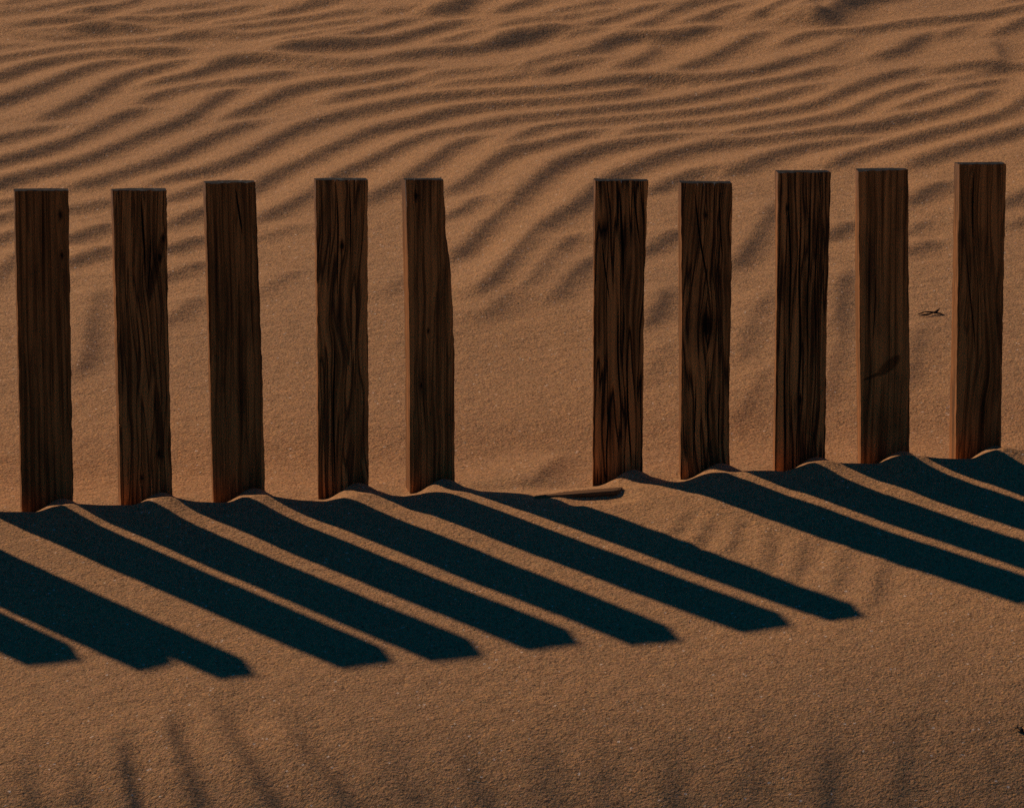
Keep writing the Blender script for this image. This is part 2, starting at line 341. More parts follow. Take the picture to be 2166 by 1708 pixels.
for s_, w_, pts in RIP:
    P = np.array([on_base(px / 4.002, py / 4.002)[:2] for px, py in pts])
    if pts[0][1] < 4300:
        for a_, b_ in ((0, 1), (-1, -2)):
            dv = P[a_] - P[b_]; dv = dv / (np.linalg.norm(dv) + 1e-9)
            off = 0.30 if (pts[a_][0] < 60 or pts[a_][0] > 8600) else 0.055
            q_ = P[a_] + dv * off
            P = np.vstack([q_, P]) if a_ == 0 else np.vstack([P, q_])
    else:
        d1 = P[-1] - P[-2]; d0 = P[0] - P[1]
        P = np.vstack([P[0] + d0 / np.linalg.norm(d0) * 0.06, P, P[-1] + d1 / np.linalg.norm(d1) * (0.30 if pts[-1][1] > 6500 else 0.05)])
    R, q, Ltot = resample(P, STEP)
    tn = np.diff(R, axis=0); nn = np.stack([tn[:, 1], -tn[:, 0]], 1)
    if (nn @ sun2).sum() < 0: nn = -nn
    nl = np.linalg.norm(nn, axis=1, keepdims=True) + 1e-9; nn = nn / nl; tu = tn / nl
    w = 0.0165 * w_; Lk = 0.050 + 0.024 * w_
    A = (0.0118 if pts[0][1] < 4300 else 0.017) * s_ * (0.55 + 0.45 * w_)
    rad = Lk * 2.4
    ix0, ix1 = np.searchsorted(gx, [R[:, 0].min() - rad, R[:, 0].max() + rad])
    iy0, iy1 = np.searchsorted(gy, [R[:, 1].min() - rad, R[:, 1].max() + rad])
    if ix1 <= ix0 or iy1 <= iy0: continue
    xx = X[iy0:iy1, ix0:ix1]; yy = Y[iy0:iy1, ix0:ix1]
    best = np.full(xx.shape, 1e9); sd = np.zeros(xx.shape); ss = np.zeros(xx.shape)
    for i in range(len(tn)):
        # only the grid window of this segment
        ax0, ax1 = np.searchsorted(gx[ix0:ix1], [min(R[i, 0], R[i+1, 0]) - rad, max(R[i, 0], R[i+1, 0]) + rad])
        ay0, ay1 = np.searchsorted(gy[iy0:iy1], [min(R[i, 1], R[i+1, 1]) - rad, max(R[i, 1], R[i+1, 1]) + rad])
        a = xx[ay0:ay1, ax0:ax1] - R[i, 0]; b = yy[ay0:ay1, ax0:ax1] - R[i, 1]
        t = np.clip(a * tu[i, 0] + b * tu[i, 1], 0, nl[i, 0])
        dx = a - t * tu[i, 0]; dy = b - t * tu[i, 1]; d2 = dx * dx + dy * dy
        m = d2 < best[ay0:ay1, ax0:ax1]
        sg = np.sign(a * nn[i, 0] + b * nn[i, 1])
        best[ay0:ay1, ax0:ax1] = np.where(m, d2, best[ay0:ay1, ax0:ax1])
        sd[ay0:ay1, ax0:ax1] = np.where(m, sg, sd[ay0:ay1, ax0:ax1])
        ss[ay0:ay1, ax0:ax1] = np.where(m, q[i] + t, ss[ay0:ay1, ax0:ax1])
    ok = best < rad * rad
    d = np.sqrt(np.where(ok, best, rad * rad)) * sd
    tap = min(0.13, Ltot * 0.33)
    e = np.clip(np.minimum(ss, Ltot - ss) / tap, 0, 1)
    # beyond the ends the nearest point is the end itself -> taper has already gone to zero
    e = e * e * (3 - 2 * e)
    wv = 1 + 0.35 * np.sin(ss * 9 + s_ * 20) * 0.6
    if pts[0][1] < 4300:
        # sharp crest, slip face steepest just below it, long windward back
        w1 = 0.0235 * w_ * wv; dd = d + 0.35 * w1
        A2 = 0.0114 * s_ * (0.45 + 0.55 * w_)
        kern = A2 * e * np.where(dd < 0, 1.0, 2 * np.exp(-np.maximum(dd, 0) / w1) - 1) * np.exp(-(dd / (Lk * 1.1)) ** 2)
    else:
        kern = -0.0105 * s_ * e * np.tanh(d / (0.014 * w_ * wv)) * np.exp(-(d / (0.040 * w_)) ** 2)
    H[iy0:iy1, ix0:ix1] += np.where(ok, kern, 0)
    TR[iy0:iy1, ix0:ix1] = np.maximum(TR[iy0:iy1, ix0:ix1], np.where(ok, np.exp(-(d / 0.25) ** 2), 0))
# generic ripples outside the traced field
inside = (1 - sstep(0.80, 1.15, np.abs(X) / (1 + np.maximum(Y, 0) * 0.11))) * (1 - sstep(3.9, 4.6, Y)) * sstep(-2.0, -1.6, Y)
ph = (Y * 1.0 - 0.22 * X + 0.10 * fbm(X * 1.1, Y * 0.9, 3, 11) * 2.2) / 0.17
saw = np.mod(ph, 1.0); prof = np.where(saw < 0.25, saw / 0.25, 1 - (saw - 0.25) / 0.75); prof = prof * prof * (3 - 2 * prof)
amp = 0.010 * (0.6 + 0.8 * vnoise(X * 1.7, Y * 2.1, 5)) * sstep(0.4, 1.3, Y)
edge = (1 - sstep(1.6, 4.0, np.abs(X))) * (1 - sstep(5.0, 8.5, Y))
gen = prof * amp * (1 - inside) * edge
Z += H + gen
# loose sand cannot stay too steep: relax lee faces that lean more than ~23 degrees away from the wind
cy0, cy1 = np.searchsorted(gy, [0.25, 4.9]); cx0, cx1 = np.searchsorted(gx, [-1.35, 1.35])
cw = Z[cy0:cy1, cx0:cx1].copy()
dxx = np.gradient(gx[cx0:cx1])[None, :]; dyy = np.gradient(gy[cy0:cy1])[:, None]
def blur1(a):
    a = np.pad(a, 1, mode='edge')
    a = 0.25 * a[:-2] + 0.5 * a[1:-1] + 0.25 * a[2:]
    return 0.25 * a[:, :-2] + 0.5 * a[:, 1:-1] + 0.25 * a[:, 2:]
for _ in range(18):
    gxx = np.gradient(cw, axis=1) / dxx; gyy = np.gradient(cw, axis=0) / dyy
    sl_ = -(gxx * sun2[0] + gyy * sun2[1])
    m = sstep(0.40, 0.52, sl_)
    for _k in range(3): m = np.maximum(m, blur1(m) * 1.3)
    m = np.clip(blur1(m), 0, 1)
    cw = cw * (1 - m) + blur1(cw) * m
cw = blur1(cw)
eb = np.minimum(1, np.minimum(np.arange(cw.shape[0])[:, None], np.arange(cw.shape[0])[::-1][:, None]) / 20.0) * np.minimum(1, np.minimum(np.arange(cw.shape[1])[None, :], np.arange(cw.shape[1])[::-1][None, :]) / 20.0)
Z[cy0:cy1, cx0:cx1] = Z[cy0:cy1, cx0:cx1] * (1 - eb) + cw * eb
# irregular, slightly trampled surface
Z += 0.0014 * fbm(X * 7, Y * 6, 3, 21) + 0.0007 * fbm(X * 45, Y * 38, 2, 31)
# dunes far away
far = sstep(5, 30, np.hypot(X, Y))
Z += far * 2.2 * fbm(X * 0.035, Y * 0.045, 3, 41)
Z += 0.007 * np.exp(-((X - 0.52) / 0.14) ** 2 - ((Y + 0.88) / 0.16) ** 2)
# pit in front of the buried board, in the gap of the missing post
px_, _, pz_ = on_y(1262, 1060, -0.19)
Z -= 0.0095 * np.exp(-((X - px_) / 0.058) ** 4 - ((Y + 0.178) / 0.034) ** 4)

def ground_z(x, y):
    i = int(np.clip(np.searchsorted(gx, x) - 1, 0, len(gx) - 2)); j = int(np.clip(np.searchsorted(gy, y) - 1, 0, len(gy) - 2))
    fx = (x - gx[i]) / (gx[i+1] - gx[i]); fy = (y - gy[j]) / (gy[j+1] - gy[j])
    return float((Z[j, i] * (1 - fx) + Z[j, i+1] * fx) * (1 - fy) + (Z[j+1, i] * (1 - fx) + Z[j+1, i+1] * fx) * fy)

def sand_material():
    N = NT("sand")
    tc = N.n('ShaderNodeTexCoord').outputs['Object']
    big = N.n('ShaderNodeTexNoise', i_Scale=1.6, i_Detail=4.0); N.l(tc, big.inputs['Vector'])
    mid = N.n('ShaderNodeTexNoise', i_Scale=28.0, i_Detail=5.0, i_Roughness=0.65); N.l(tc, mid.inputs['Vector'])
    g1 = N.n('ShaderNodeTexNoise', i_Scale=210.0, i_Detail=3.0, i_Roughness=0.7); N.l(tc, g1.inputs['Vector'])
    g2 = N.n('ShaderNodeTexVoronoi', i_Scale=330.0); N.l(tc, g2.inputs['Vector'])
    c = N.ramp(big.outputs[0], [(0.3, (0.39, 0.285, 0.215)), (0.7, (0.45, 0.320, 0.225))])
    c = N.mixc(N.math('MULTIPLY', N.ramp(mid.outputs[0], [(0.35, 0.0), (0.65, 1.0)]), 0.25), c, (0.37, 0.245, 0.165))
    gr = N.ramp(g2.outputs['Color'], [(0.0, (0.25, 0.18, 0.16)), (0.25, (0.62, 0.44, 0.28)), (0.45, (0.78, 0.74, 0.60)), (0.65, (1.0, 0.78, 0.72)), (0.85, (1.25, 0.98, 0.60)), (1.0, (1.5, 1.15, 0.85))])
    c = N.mixc(0.75, c, gr, 'MULTIPLY')
    c = N.mixc(1.0, c, (1.46, 1.45, 1.19), 'MULTIPLY')
    sep = N.n('ShaderNodeSeparateColor'); N.l(g2.outputs['Color'], sep.inputs[0])
    spark = N.math('GREATER_THAN', sep.outputs[1], 0.9972)
    dark = N.math('GREATER_THAN', sep.outputs[2], 0.985)
    c = N.mixc(N.math('MULTIPLY', dark, 0.75), c, (0.06, 0.045, 0.035))
    c = N.mixc(spark, c, (0.95, 0.85, 0.72))
    N.l(c, N.b.inputs['Base Color'])
    N.b.inputs['Roughness'].default_value = 0.9
    N.b.inputs['Specular IOR Level'].default_value = 0.15
    b1 = N.n('ShaderNodeBump', i_Strength=1.0, i_Distance=0.0036); N.l(g1.outputs[0], b1.inputs['Height'])
    b2 = N.n('ShaderNodeBump', i_Strength=0.6, i_Distance=0.008); N.l(mid.outputs[0], b2.inputs['Height']); N.l(b1.outputs[0], b2.inputs['Normal'])
    N.l(b2.outputs[0], N.b.inputs['Normal'])
    return N.m
ny, nx = X.shape
me = bpy.data.meshes.new("sand_ground")
me.vertices.add(nx * ny); me.vertices.foreach_set('co', np.stack([X, Y, Z], -1).reshape(-1).astype(np.float32))
idx = (np.arange(ny - 1)[:, None] * nx + np.arange(nx - 1)[None, :]).reshape(-1)
q4 = np.stack([idx, idx + 1, idx + nx + 1, idx + nx], 1).astype(np.int32)
nf = len(q4)
me.loops.add(nf * 4); me.loops.foreach_set('vertex_index', q4.reshape(-1))
me.polygons.add(nf); me.polygons.foreach_set('loop_start', np.arange(0, nf * 4, 4, dtype=np.int32))
me.polygons.foreach_set('use_smooth', np.ones(nf, dtype=bool))
me.update(calc_edges=True)
me.materials.append(sand_material())
go = bpy.data.objects.new("sand_ground", me); COL.objects.link(go)
tag(go, kind='structure')

# ------------------------------------------------------------------ wooden posts
def wood(seed, light=1.0, knots=(), cracks=(), crack=0.5, sweep=0.5, base_c=(0.58, 0.235, 0.072)):
    """weathered softwood, grain along local z; knots = [(x, z, size)] in object space"""
    N = NT("weathered_wood_%d" % seed)
    tc = N.n('ShaderNodeTexCoord').outputs['Object']
    sx = N.n('ShaderNodeSeparateXYZ'); N.l(tc, sx.inputs[0])
    x, y, z = sx.outputs
    # low frequency bending of the grain
    mp = N.n('ShaderNodeCombineXYZ'); N.l(N.math('MULTIPLY', x, 9.0), mp.inputs[0]); N.l(N.math('MULTIPLY', y, 9.0), mp.inputs[1])
    N.l(N.math('ADD', N.math('MULTIPLY', z, 2.6), seed * 3.7), mp.inputs[2])
    bend = N.n('ShaderNodeTexNoise', i_Scale=1.0, i_Detail=2.0, i_Distortion=0.4); N.l(mp.outputs[0], bend.inputs['Vector'])
    xb = N.math('ADD', x, N.math('MULTIPLY', N.math('SUBTRACT', bend.outputs[0], 0.5), 0.055 * sweep))
    kf = None
    for kx, kz, ks in knots:
        dx = N.math('SUBTRACT', x, kx); dz = N.math('MULTIPLY', N.math('SUBTRACT', z, kz), 0.45)
        d = N.math('SQRT', N.math('ADD', N.math('MULTIPLY', dx, dx), N.math('MULTIPLY', dz, dz)))
        g = N.math('EXPONENT', N.math('MULTIPLY', d, -1.0 / ks))
        xb = N.math('SUBTRACT', xb, N.math('MULTIPLY', g, N.math('MULTIPLY', N.math('SIGN', dx), ks * 0.8)))
        core = N.math('SMOOTH_MIN', 1.0, N.math('MULTIPLY', N.math('SUBTRACT', g, 0.38), 2.4), 0.1)
        core = N.math('MAXIMUM', core, 0.0)
        kf = core if kf is None else N.math('MAXIMUM', kf, core)
    v = N.n('ShaderNodeCombineXYZ')
    N.l(N.math('MULTIPLY', xb, 260.0), v.inputs[0]); N.l(N.math('MULTIPLY', y, 200.0), v.inputs[1])
    N.l(N.math('ADD', N.math('MULTIPLY', z, 4.0), seed * 11.3), v.inputs[2])
    fine = N.n('ShaderNodeTexNoise', i_Scale=1.0, i_Detail=4.0, i_Roughness=0.6); N.l(v.outputs[0], fine.inputs['Vector'])
    v2 = N.n('ShaderNodeCombineXYZ')
    N.l(N.math('MULTIPLY', xb, 75.0), v2.inputs[0]); N.l(N.math('MULTIPLY', y, 60.0), v2.inputs[1])
    N.l(N.math('ADD', N.math('MULTIPLY', z, 3.2), seed * 5.1), v2.inputs[2])
    band = N.n('ShaderNodeTexNoise', i_Scale=1.0, i_Detail=2.0, i_Distortion=0.3); N.l(v2.outputs[0], band.inputs['Vector'])
    rings = N.math('SINE', N.math('ADD', N.math('MULTIPLY', xb, 520.0), N.math('MULTIPLY', band.outputs[0], 9.0)))
    # cracks: narrow ridges of a stretched noise
    cr = N.math('ABSOLUTE', N.math('SUBTRACT', band.outputs[0], 0.52))
    crk = N.ramp(cr, [(0.0, 1.0), (0.006 + 0.012 * crack, 0.75), (0.02 + 0.03 * crack, 0.0)])
    tone = N.math('ADD', N.math('MULTIPLY', fine.outputs[0], 0.55), N.math('MULTIPLY', rings, 0.035))
    tone = N.math('ADD', tone, N.math('MULTIPLY', band.outputs[0], 0.50))
    bc = tuple(k * light for k in base_c)
    c = N.ramp(tone, [(0.33, tuple(k * 0.13 for k in bc)), (0.45, tuple(k * 0.45 for k in bc)), (0.56, bc),
                      (0.72, (bc[0] * 1.45, bc[1] * 1.4, bc[2] * 1.3))])
    c = N.mixc(N.math('MULTIPLY', crk, crack), c, (0.008, 0.007, 0.007))
    # dark stains in blotches
    st = N.n('ShaderNodeTexNoise', i_Scale=1.0, i_Detail=3.0)
    v3 = N.n('ShaderNodeCombineXYZ'); N.l(N.math('MULTIPLY', x, 28.0), v3.inputs[0]); N.l(N.math('MULTIPLY', y, 28.0), v3.inputs[1])
    N.l(N.math('ADD', N.math('MULTIPLY', z, 7.0), seed * 2.9), v3.inputs[2]); N.l(v3.outputs[0], st.inputs['Vector'])
    c = N.mixc(N.ramp(st.outputs[0], [(0.52, 0.0), (0.70, 0.55)]), c, (0.012, 0.010, 0.010))
    if kf is not None: c = N.mixc(N.math('MULTIPLY', kf, 0.95), c, (0.010, 0.006, 0.005))
    ck = None
    for x0, za, x1, zb, wd in cracks:                # long open drying cracks
        zc_ = 0.5 * (za + zb); hz = 0.5 * abs(zb - za)
        xl = N.math('ADD', N.math('MULTIPLY', N.math('SUBTRACT', z, zc_), (x1 - x0) / (zb - za)), 0.5 * (x0 + x1))
        wob = N.math('MULTIPLY', N.math('SINE', N.math('ADD', N.math('MULTIPLY', z, 31.0), x0 * 900)), 0.0012)
        dd = N.math('ABSOLUTE', N.math('SUBTRACT', N.math('SUBTRACT', x, xl), wob))
        ez = N.math('SUBTRACT', 1.0, N.math('POWER', N.math('MINIMUM', N.math('DIVIDE', N.math('ABSOLUTE', N.math('SUBTRACT', z, zc_)), hz), 1.0), 3.0))
        q = N.math('SUBTRACT', N.math('MULTIPLY', ez, 1.6), N.math('DIVIDE', dd, wd))
        q = N.math('MINIMUM', N.math('MAXIMUM', q, 0.0), 1.0 if wd < 0.003 else 0.62)
        ck = q if ck is None else N.math('MAXIMUM', ck, q)
    if ck is not None:
        c = N.mixc(ck, c, (0.003, 0.003, 0.003)); crk = N.math('MAXIMUM', crk, ck)
    # side faces blend to blue-grey towards the top, with a ragged lower limit
    top = N.math('ADD', z, N.math('MULTIPLY', fine.outputs[0], 0.16))
    grey = N.ramp(top, [(0.47, 0.0), (0.60, 0.5)])
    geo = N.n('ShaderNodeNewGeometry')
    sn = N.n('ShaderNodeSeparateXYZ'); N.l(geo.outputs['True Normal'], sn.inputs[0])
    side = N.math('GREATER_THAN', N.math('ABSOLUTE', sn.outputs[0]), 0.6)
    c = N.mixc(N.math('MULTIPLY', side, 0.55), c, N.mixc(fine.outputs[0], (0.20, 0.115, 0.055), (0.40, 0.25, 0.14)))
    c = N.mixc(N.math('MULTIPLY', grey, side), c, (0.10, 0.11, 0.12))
    N.l(c, N.b.inputs['Base Color']); N.b.inputs['Roughness'].default_value = 0.82
    N.b.inputs['Specular IOR Level'].default_value = 0.12
    hgt = N.math('SUBTRACT', N.math('ADD', fine.outputs[0], N.math('MULTIPLY', rings, 0.05)), N.math('MULTIPLY', crk, 1.4 * crack))
    bp = N.n('ShaderNodeBump', i_Strength=0.9, i_Distance=0.0022); N.l(hgt, bp.inputs['Height']); N.l(bp.outputs[0], N.b.inputs['Normal'])
    return N.m
def end_grain():
    N = NT("dark_end_grain"); tc = N.n('ShaderNodeTexCoord').outputs['Object']
    n1 = N.n('ShaderNodeTexNoise', i_Scale=130.0, i_Detail=4.0); N.l(tc, n1.inputs['Vector'])
    c = N.ramp(n1.outputs[0], [(0.42, (0.003, 0.007, 0.012)), (0.60, (0.010, 0.024, 0.038)), (0.75, (0.16, 0.21, 0.24))])
    N.l(c, N.b.inputs['Base Color']); N.b.inputs['Roughness'].default_value = 0.9; N.b.inputs['Specular IOR Level'].default_value = 0.1
    return N.m
END = end_grain()

def make_post(seed, L, R, O, T, mat, top_drop=0.006, vtop=None, bury=0.22, rough=0.0007, nick=()):
    """L, R = front face edges [(u, v)], O = far left edge; all lie on the two vertical faces y=0 / y=T"""
    yb = T
    fl = np.array([on_y(u, v, 0) for u, v in L]); fr = np.array([on_y(u, v, 0) for u, v in R]); bl = np.array([on_y(u, v, T) for u, v in O])
    fl, fr, bl = [a[np.argsort(a[:, 2])] for a in (fl, fr, bl)]
    def ev(a, z):
        if z < a[0, 2]:
            return a[0, 0] + (z - a[0, 2]) * (a[-1, 0] - a[0, 0]) / (a[-1, 2] - a[0, 2])
        return np.interp(z, a[:, 2], a[:, 0])
    ztl, ztr = fl[-1, 2], fr[-1, 2]
    z0 = min(fl[0, 2], fr[0, 2]) - bury
    NF, NS, NB, NZ = 16, 6, 3, 96
    cx = 0.5 * (ev(fl, fl[0, 2]) + ev(fr, fl[0, 2]))
    rz = ground_z(cx, 0.02)
    V = []; rs = np.random.default_rng(seed)
    ph = rs.random(8) * 100
    groove = rs.random(NF + 1)
    for k in range(NZ + 1):
        t = k / NZ
        ring = []
        zc = z0 + (min(ztl, ztr) - z0) * t
        xl, xr, xb = ev(fl, zc), ev(fr, zc), ev(bl, zc)
        j = lambda i, f, a: a * float(fbm(np.array(zc * f + ph[i]), np.array(ph[i] * 0.37), 3, seed))
        e1 = j(0, 55, rough * 1.6); e2 = j(1, 70, rough * 2.2); e3 = j(2, 55, rough * 1.6)
        if t > 0.985: e1 *= 0.4
        xl2, xr2, xb2 = xl + e1, xr + e2, xb + e3
        xbr = on_y(1082.5 + (xr - 0) / K, 900, 0)[0] * 0 + xr + (xb - xl) * 0.5 - 0.002
        def P(x, y, zz): ring.append((x, y, zz))
        def ztop(x, y):
            if k < NZ: 
                # blend so upper rings follow the slanted top
                w = max(0.0, (t - 0.9) / 0.1)
            else: w = 1.0
            zt = ztl + (ztr - ztl) * np.clip((x - xl) / (xr - xl), 0, 1)
            return zc + w * (zt - min(ztl, ztr)) - w * top_drop * y / T + (0.0024 * float(vnoise(np.array(x * 160.0 + seed * 7), np.array(y * 90.0))) if k >= NZ - 1 else 0)
        for i in range(NF + 1):                         # front, left to right
            f = i / NF; x = xl2 + (xr2 - xl2) * f
            y = 0.0009 * (groove[i] - 0.5) + 0.0010 * float(vnoise(np.array(f * 9 + seed * 3), np.array(zc * 7 + seed)))
            if i == 0 or i == NF: y += 0.0012
            P(x, y, ztop(x, y))
        for i in range(1, NS):                          # right side, front to back
            f = i / NS; P(xr2 + (xbr - xr2) * f, T * f, ztop(xr2, T * f))
        for i in range(NB + 1):
            f = i / NB; x = xbr + (xb2 - xbr) * f; P(x, T, ztop(x, T))
        for i in range(1, NS):                          # left side, back to front
            f = 1 - i / NS; x = xl2 + (xb2 - xl2) * f + 0.0008 * float(vnoise(np.array(f * 7 + seed), np.array(zc * 12.0)))
            P(x, T * f, ztop(xl2, T * f))
        V.extend(ring)
    n = len(V) // (NZ + 1)
    Fc = []; mi = []
    for k in range(NZ):
        for i in range(n):
            a, b = k * n + i, k * n + (i + 1) % n
            Fc.append((a, b, b + n, a + n)); mi.append(0)
    Fc.append(tuple(NZ * n + i for i in range(n))); mi.append(1)
    Fc.append(tuple(reversed([i for i in range(n)]))); mi.append(0)
    V = np.array(V) - np.array([cx, 0, rz])
    o = mesh_obj("wooden_post", V, Fc, [mat, END], midx=mi)
    o.location = (cx, 0, rz)
    return o

GRP = "square wooden posts in a row in the sand"
TH = 0.048
def knot(u, v, L0):                                     # pixel on front face -> local (x, z)
    return u, v
POSTS = [
 # front-left edge, front-right edge, far-left edge, material options, label
 dict(L=[(31,404),(37,674),(46,1080)], R=[(144.7,404),(148,627),(151.6,857),(154.9,1055)], O=[(28.5,404),(34.5,674),(43.7,1080)],
      w=dict(light=.75, crack=.25, sweep=.15), knots=[(128,455,.006),(131,540,.005)], lab="plain dark brown post at the left edge, leftmost of the posts in view"),
 dict(L=[(238,404),(245,627),(250.4,857),(255,1066)], R=[(352.4,403),(355.2,674),(360.7,903),(364.4,1055)], O=[(234.4,404),(243.5,765),(250.4,1064)],
      w=dict(light=1.0, crack=.7, sweep=.6), knots=[(338,545,.006),(345,505,.005),(336,960,.006),(300,1010,.005)], cracks=[(300,405,306,600,.0016),(352,470,312,650,.0050),(330,800,342,985,.0050),(318,480,314,640,.0009)], lab="second post from the left, with dark slanting streaks and a split below its top"),
 dict(L=[(434,388),(440,627),(446.6,903),(451.7,1060)], R=[(540,386.5),(546.8,558),(553.7,765),(560.6,1041)], O=[(429.6,388),(436.5,627),(448,1041)],
      w=dict(light=.85, crack=.35, sweep=.25), cracks=[(499,392,512,500,.0014)], lab="third post from the left, evenly fine grained and leaning slightly to the left"),
 dict(L=[(667.5,381.5),(671,674),(673.5,1060)], R=[(777.8,381.5),(776.9,581),(779.2,857),(779.2,1036)], O=[(663.4,381),(668,674),(671.2,1056)],
      w=dict(light=1.1, crack=.8, sweep=1.0), knots=[(724,520,.007)], cracks=[(712,384,715,640,.0011),(706,700,706,1045,.0014),(738,384,742,560,.0008)], lab="fourth post from the left, with a long vertical crack and arched grain near its foot"),
 dict(L=[(858.2,381.5),(861.9,536),(866.5,765),(866.5,1053)], R=[(937.7,380),(942.3,490),(953.8,581),(960.7,742),(961.6,1028)], O=[(849,381),(852.7,558),(857.3,765),(858.2,1041)],
      w=dict(light=.95, crack=.4, sweep=.5), knots=[(880,415,.007),(905,700,.004),(890,815,.004)], lab="narrow post with a bulging right edge, standing left of the wide gap"),
 dict(L=[(1259,383),(1255.3,674),(1253.4,1033)], R=[(1370.6,383),(1362.8,581),(1360.5,765),(1358.2,1013)], O=[(1254.8,383),(1253.4,674),(1251.6,1032)],
      w=dict(light=1.1, crack=1.0, sweep=.9), cracks=[(1312,384,1318,640,.0014),(1340,384,1352,520,.0010),(1305,620,1312,900,.0013),(1326,760,1334,1015,.0012),(1285,850,1284,1015,.0010),(1272,500,1290,640,.0009)], lab="heavily cracked dark post standing right of the wide gap, above the buried board"),
 dict(L=[(1440,387),(1442.3,674),(1438.6,1018)], R=[(1548.4,388),(1546.6,581),(1542,811),(1542,988)], O=[(1434,386.5),(1435.4,1016)],
      w=dict(light=1.15, crack=.9, sweep=.9), knots=[(1495,688,.023),(1492,455,.006)], cracks=[(1466,389,1500,640,.0012),(1520,389,1528,560,.0010),(1495,740,1500,985,.0012),(1470,790,1468,1000,.0009),(1522,800,1520,980,.0009)], lab="post with a big dark round knot halfway up its face, right of the gap"),
 dict(L=[(1645.4,365.5),(1642.2,646),(1638.5,995)], R=[(1757,365),(1748.8,646),(1744.2,972)], O=[(1638.5,365),(1639.4,646),(1634,993)],
      w=dict(light=1.1, crack=.9, sweep=.3), knots=[(1665,440,.005),(1692,845,.005)], cracks=[(1668,368,1672,760,.0013),(1692,368,1690,960,.0014),(1712,370,1706,800,.0010),(1660,700,1660,990,.0012),(1728,420,1722,760,.0009)], lab="post with straight deep vertical cracks, third from the right end"),
 dict(L=[(1814.5,362),(1817.7,646),(1820,977)], R=[(1920.2,359.5),(1921,554),(1923.4,784),(1922.5,952)], O=[(1808.5,362),(1807.6,600),(1813,975)],
      w=dict(light=1.0, crack=.1, sweep=.35), cracks=[(1822,806,1880,780,.0050),(1858,798,1900,748,.0090),(1850,560,1846,740,.0008)], lab="smooth reddish brown post with one dark branch-shaped stain, second from the right end"),
 dict(L=[(2028.2,348),(2024.5,646),(2020.8,968)], R=[(2127.5,347.5),(2121,646),(2116.4,938)], O=[(2017.6,347),(2013,646),(2006,966)],
      w=dict(light=.95, crack=.5, sweep=.8), cracks=[(2060,350,2056,520,.0011),(2044,520,2062,760,.0009)], lab="tallest post at the right edge of the picture, its left side orange and grey"),
 # out of frame on the left, seen by their shadows
 dict(L=[(-150,412),(-140,1095)], R=[(-34,412),(-24,1075)], O=[(-153,412),(-143,1092)],
      w=dict(light=.9, crack=.4, sweep=.5), lab="post just outside the left edge whose single shadow ends beside the paired one"),
 dict(L=[(-396,418),(-388,1110)], R=[(-314,422),(-306,1095)], O=[(-399,418),(-391,1108)],
      w=dict(light=.9, crack=.4, sweep=.5), lab="narrow tall post outside the left edge, casting the longest tip of the paired shadow"),
 dict(L=[(-502,462),(-492,1120)], R=[(-410,476),(-400,1108)], O=[(-505,462),(-495,1118)],
      w=dict(light=.9, crack=.4, sweep=.5), lab="slant-topped post outside the left edge, casting the short side of the paired shadow"),
 dict(L=[(-672,512),(-662,1130)], R=[(-556,512),(-546,1118)], O=[(-675,512),(-675,1128)],
      w=dict(light=.9, crack=.4, sweep=.5), lab="farthest post outside the left edge, casting the leftmost shadow tip"),
]
posts = []
for i, p in enumerate(POSTS):
    cx = 0.5 * (on_y(*p['L'][-1], 0)[0] + on_y(*p['R'][-1], 0)[0]); rz = ground_z(cx, 0.02)
    kn = []
    for u, v, s_ in p.get('knots', []):
        q = on_y(u, v, 0); kn.append((q[0] - cx, q[2] - rz, s_))
    ckl = []
    for u0, v0, u1, v1, wd in p.get('cracks', []):
        a_ = on_y(u0, v0, 0); b_ = on_y(u1, v1, 0); ckl.append((a_[0] - cx, a_[2] - rz, b_[0] - cx, b_[2] - rz, wd))
    m = wood(i + 1, knots=kn, cracks=ckl, **p['w'])
    o = make_post(i + 1, p['L'], p['R'], p['O'], TH, m)
    tag(o, p['lab'], 'post', GRP); posts.append(o)

# splinters: thin raised fibres that belong to their post
def simple_mat(name, c, rough=.8):
    N = NT(name); N.b.inputs['Base Color'].default_value = (*c, 1); N.b.inputs['Roughness'].default_value = rough
    N.b.inputs['Specular IOR Level'].default_value = 0.2; return N.m
PALE = simple_mat("pale_wood_fibre", (0.62, 0.58, 0.50))
def tube(pts, r, seg=6):
    V = []; Fc = []; n = len(pts)
    pts = [Vector(p) for p in pts]
    for i, p in enumerate(pts):
        t = (pts[min(i + 1, n - 1)] - pts[max(i - 1, 0)]).normalized()
        a = t.orthogonal().normalized(); b = t.cross(a)
        rr = r[i] if isinstance(r, (list, tuple)) else r
        for k in range(seg):
            w = 2 * math.pi * k / seg; V.append(p + (a * math.cos(w) + b * math.sin(w)) * rr)
    for i in range(n - 1):
        for k in range(seg):
            a = i * seg + k; b = i * seg + (k + 1) % seg; Fc.append((a, b, b + seg, a + seg))
    Fc.append(tuple(range(seg))[::-1]); Fc.append(tuple((n - 1) * seg + k for k in range(seg)))
    return V, Fc
def splinter(post, pts, r=0.0005):
    loc = np.array(post.location)
    P = [tuple(on_y(u, v, y) - loc) for u, v, y in pts]
    V, Fc = tube(P, [r * 0.5] + [r] * (len(P) - 2) + [r * 0.4])
    mesh_obj("splinter", V, Fc, [PALE], parent=post)
splinter(posts[4], [(856.5,382,-.0012),(857.5,395,-.0016),(858.3,410,-.0016),(859.4,425,-.0012),(860.5,438,-.0008)], .0004)
splinter(posts[4], [(875,383,-.001),(876.5,380,-.004),(878,377.5,-.005)], .0005)
for u in (708, 738, 752): splinter(posts[3], [(u,385,-.001),(u+.5,382,-.002),(u+1,379,-.003)], .0004)
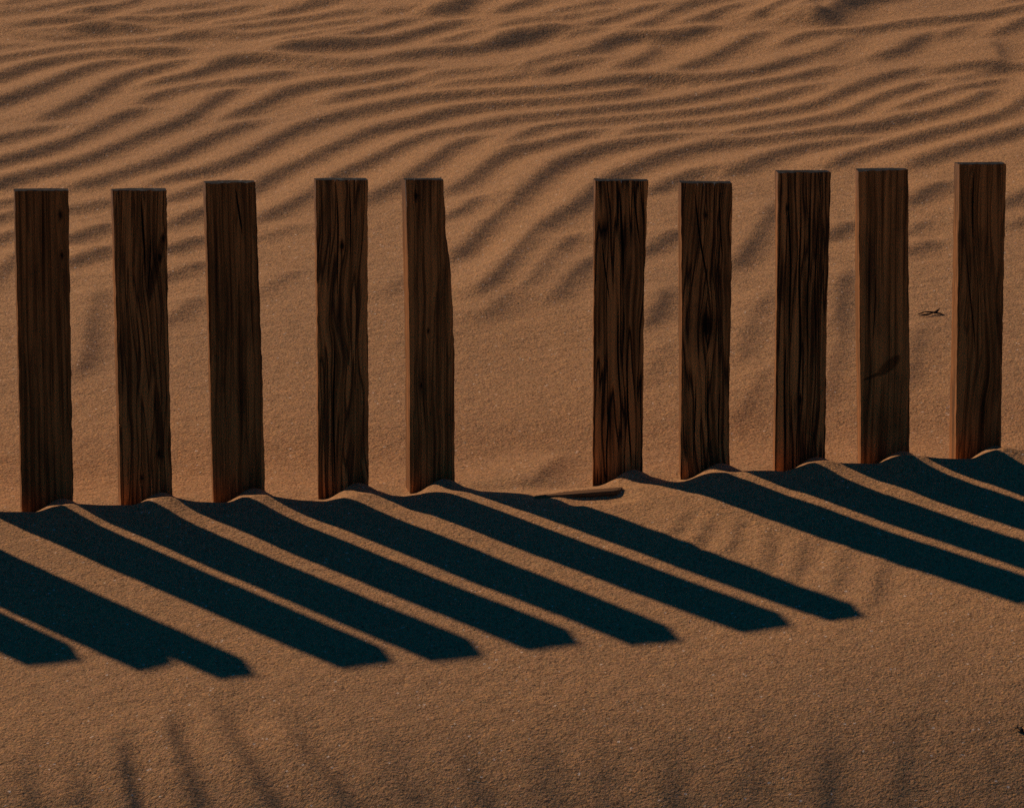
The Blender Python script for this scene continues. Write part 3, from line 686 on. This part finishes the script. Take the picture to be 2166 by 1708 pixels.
for u in (1474, 1488, 1510): splinter(posts[6], [(u,387,-.001),(u+.5,390,-.002),(u+.3,394,-.002)], .0004)
splinter(posts[5], [(1313,381,-.001),(1313.6,384,-.002),(1313.2,388,-.002)], .0006)
splinter(posts[5], [(1253.8,383,.02),(1254.5,470,.02),(1254,560,.02)], .0003)

# ------------------------------------------------------------------ half-buried board in the gap
def board():
    m = wood(40, light=0.9, crack=.3, sweep=.2, base_c=(0.30, 0.17, 0.085))
    y0 = -0.150
    A = on_y(1130, 1050.5, y0); B = on_y(1316, 1037.0, y0 - 0.004)         # upper front edge
    e = Vector(B - A); Ln = e.length; e.normalize()
    up = Vector((0, 0, 1)); up = (up - e * up.dot(e)).normalized(); fr = up.cross(e)
    if fr.y < 0: fr = -fr
            # fr points away from the camera
    V = []; Fc = []; NX = 30
    for i in range(NX + 1):
        f = i / NX; zl = Ln * f
        ch = max(0, (f - 0.90) / 0.10)
        r = 0.0005 * float(vnoise(np.array(f * 14.0), np.array(3.3)))
        fy = 0.014 * ch ** 2; dz = -0.002 * ch ** 2
        bk = 0.004 + 0.016 * min(1, f * 2.2)
        # local frame: x across (away from camera), y up, z along the board
        V += [(fy, -0.045, zl), (fy + r, dz - 0.0012, zl), (fy + 0.0015, dz, zl), (bk, 0.0008, zl), (bk, -0.045, zl)]
    for i in range(NX):
        for k in range(5):
            a = i * 5 + k; b = i * 5 + (k + 1) % 5; Fc.append((a, b, b + 5, a + 5))
    Fc.append((4, 3, 2, 1, 0)); q = NX * 5; Fc.append((q, q + 1, q + 2, q + 3, q + 4))
    o = mesh_obj("wooden_board", V, Fc, [m])
    M = Matrix((fr, up, e)).transposed().to_4x4(); M.translation = Vector(A); o.matrix_world = M
    tag(o, "short brown board lying half buried in the sand in the gap between two posts", "board")
board()

# ------------------------------------------------------------------ twigs
BARK = simple_mat("dark_bark", (0.035, 0.028, 0.024))
def twig(chains, label):
    """chains: [(points (u, v, lift), radii)]; lies on the sand"""
    V = []; Fc = []
    for pts, rr in chains:
        P = []
        for u, v, h in pts:
            g = on_base(u, v); x, y = g[0], g[1]
            P.append((x, y, ground_z(x, y) + h))
        v_, f_ = tube(P, rr, 7); n = len(V); V += v_; Fc += [tuple(i + n for i in f) for f in f_]
    c = np.mean(np.array([tuple(v) for v in V]), axis=0)
    o = mesh_obj("twig", np.array([tuple(v) for v in V]) - c, Fc, [BARK], smooth=True); o.location = tuple(c)
    tag(o, label, "twig", "small dark twigs on the sand")
twig([([(1940,666,.002),(1948,665.5,.004),(1956,664.5,.005),(1966,665,.005),(1976,665.5,.004),(1986,666,.003),(1997,667,.001)], [.0007,.0013,.0010,.0017,.0017,.0015,.0005]),
      ([(1944,668.5,.002),(1952,669.5,.004),(1962,668.5,.004),(1972,667,.004)], [.0005,.0013,.0015,.0008]),
      ([(1976,665.5,.004),(1982,664,.006),(1987,662,.010)], [.0024,.002,.0006])],
     "dark forked twig lying on the sand between the two rightmost posts")
twig([([(2146,1541.5,.002),(2151,1542,.004),(2156,1543.5,.004),(2160,1548,.004),(2164,1553,.003)], [.0012,.0022,.0026,.0030,.0012]),
      ([(2156,1543,.004),(2162,1543,.006)], [.0016,.0007])],
     "small dark twig on the sand at the right edge in the foreground")
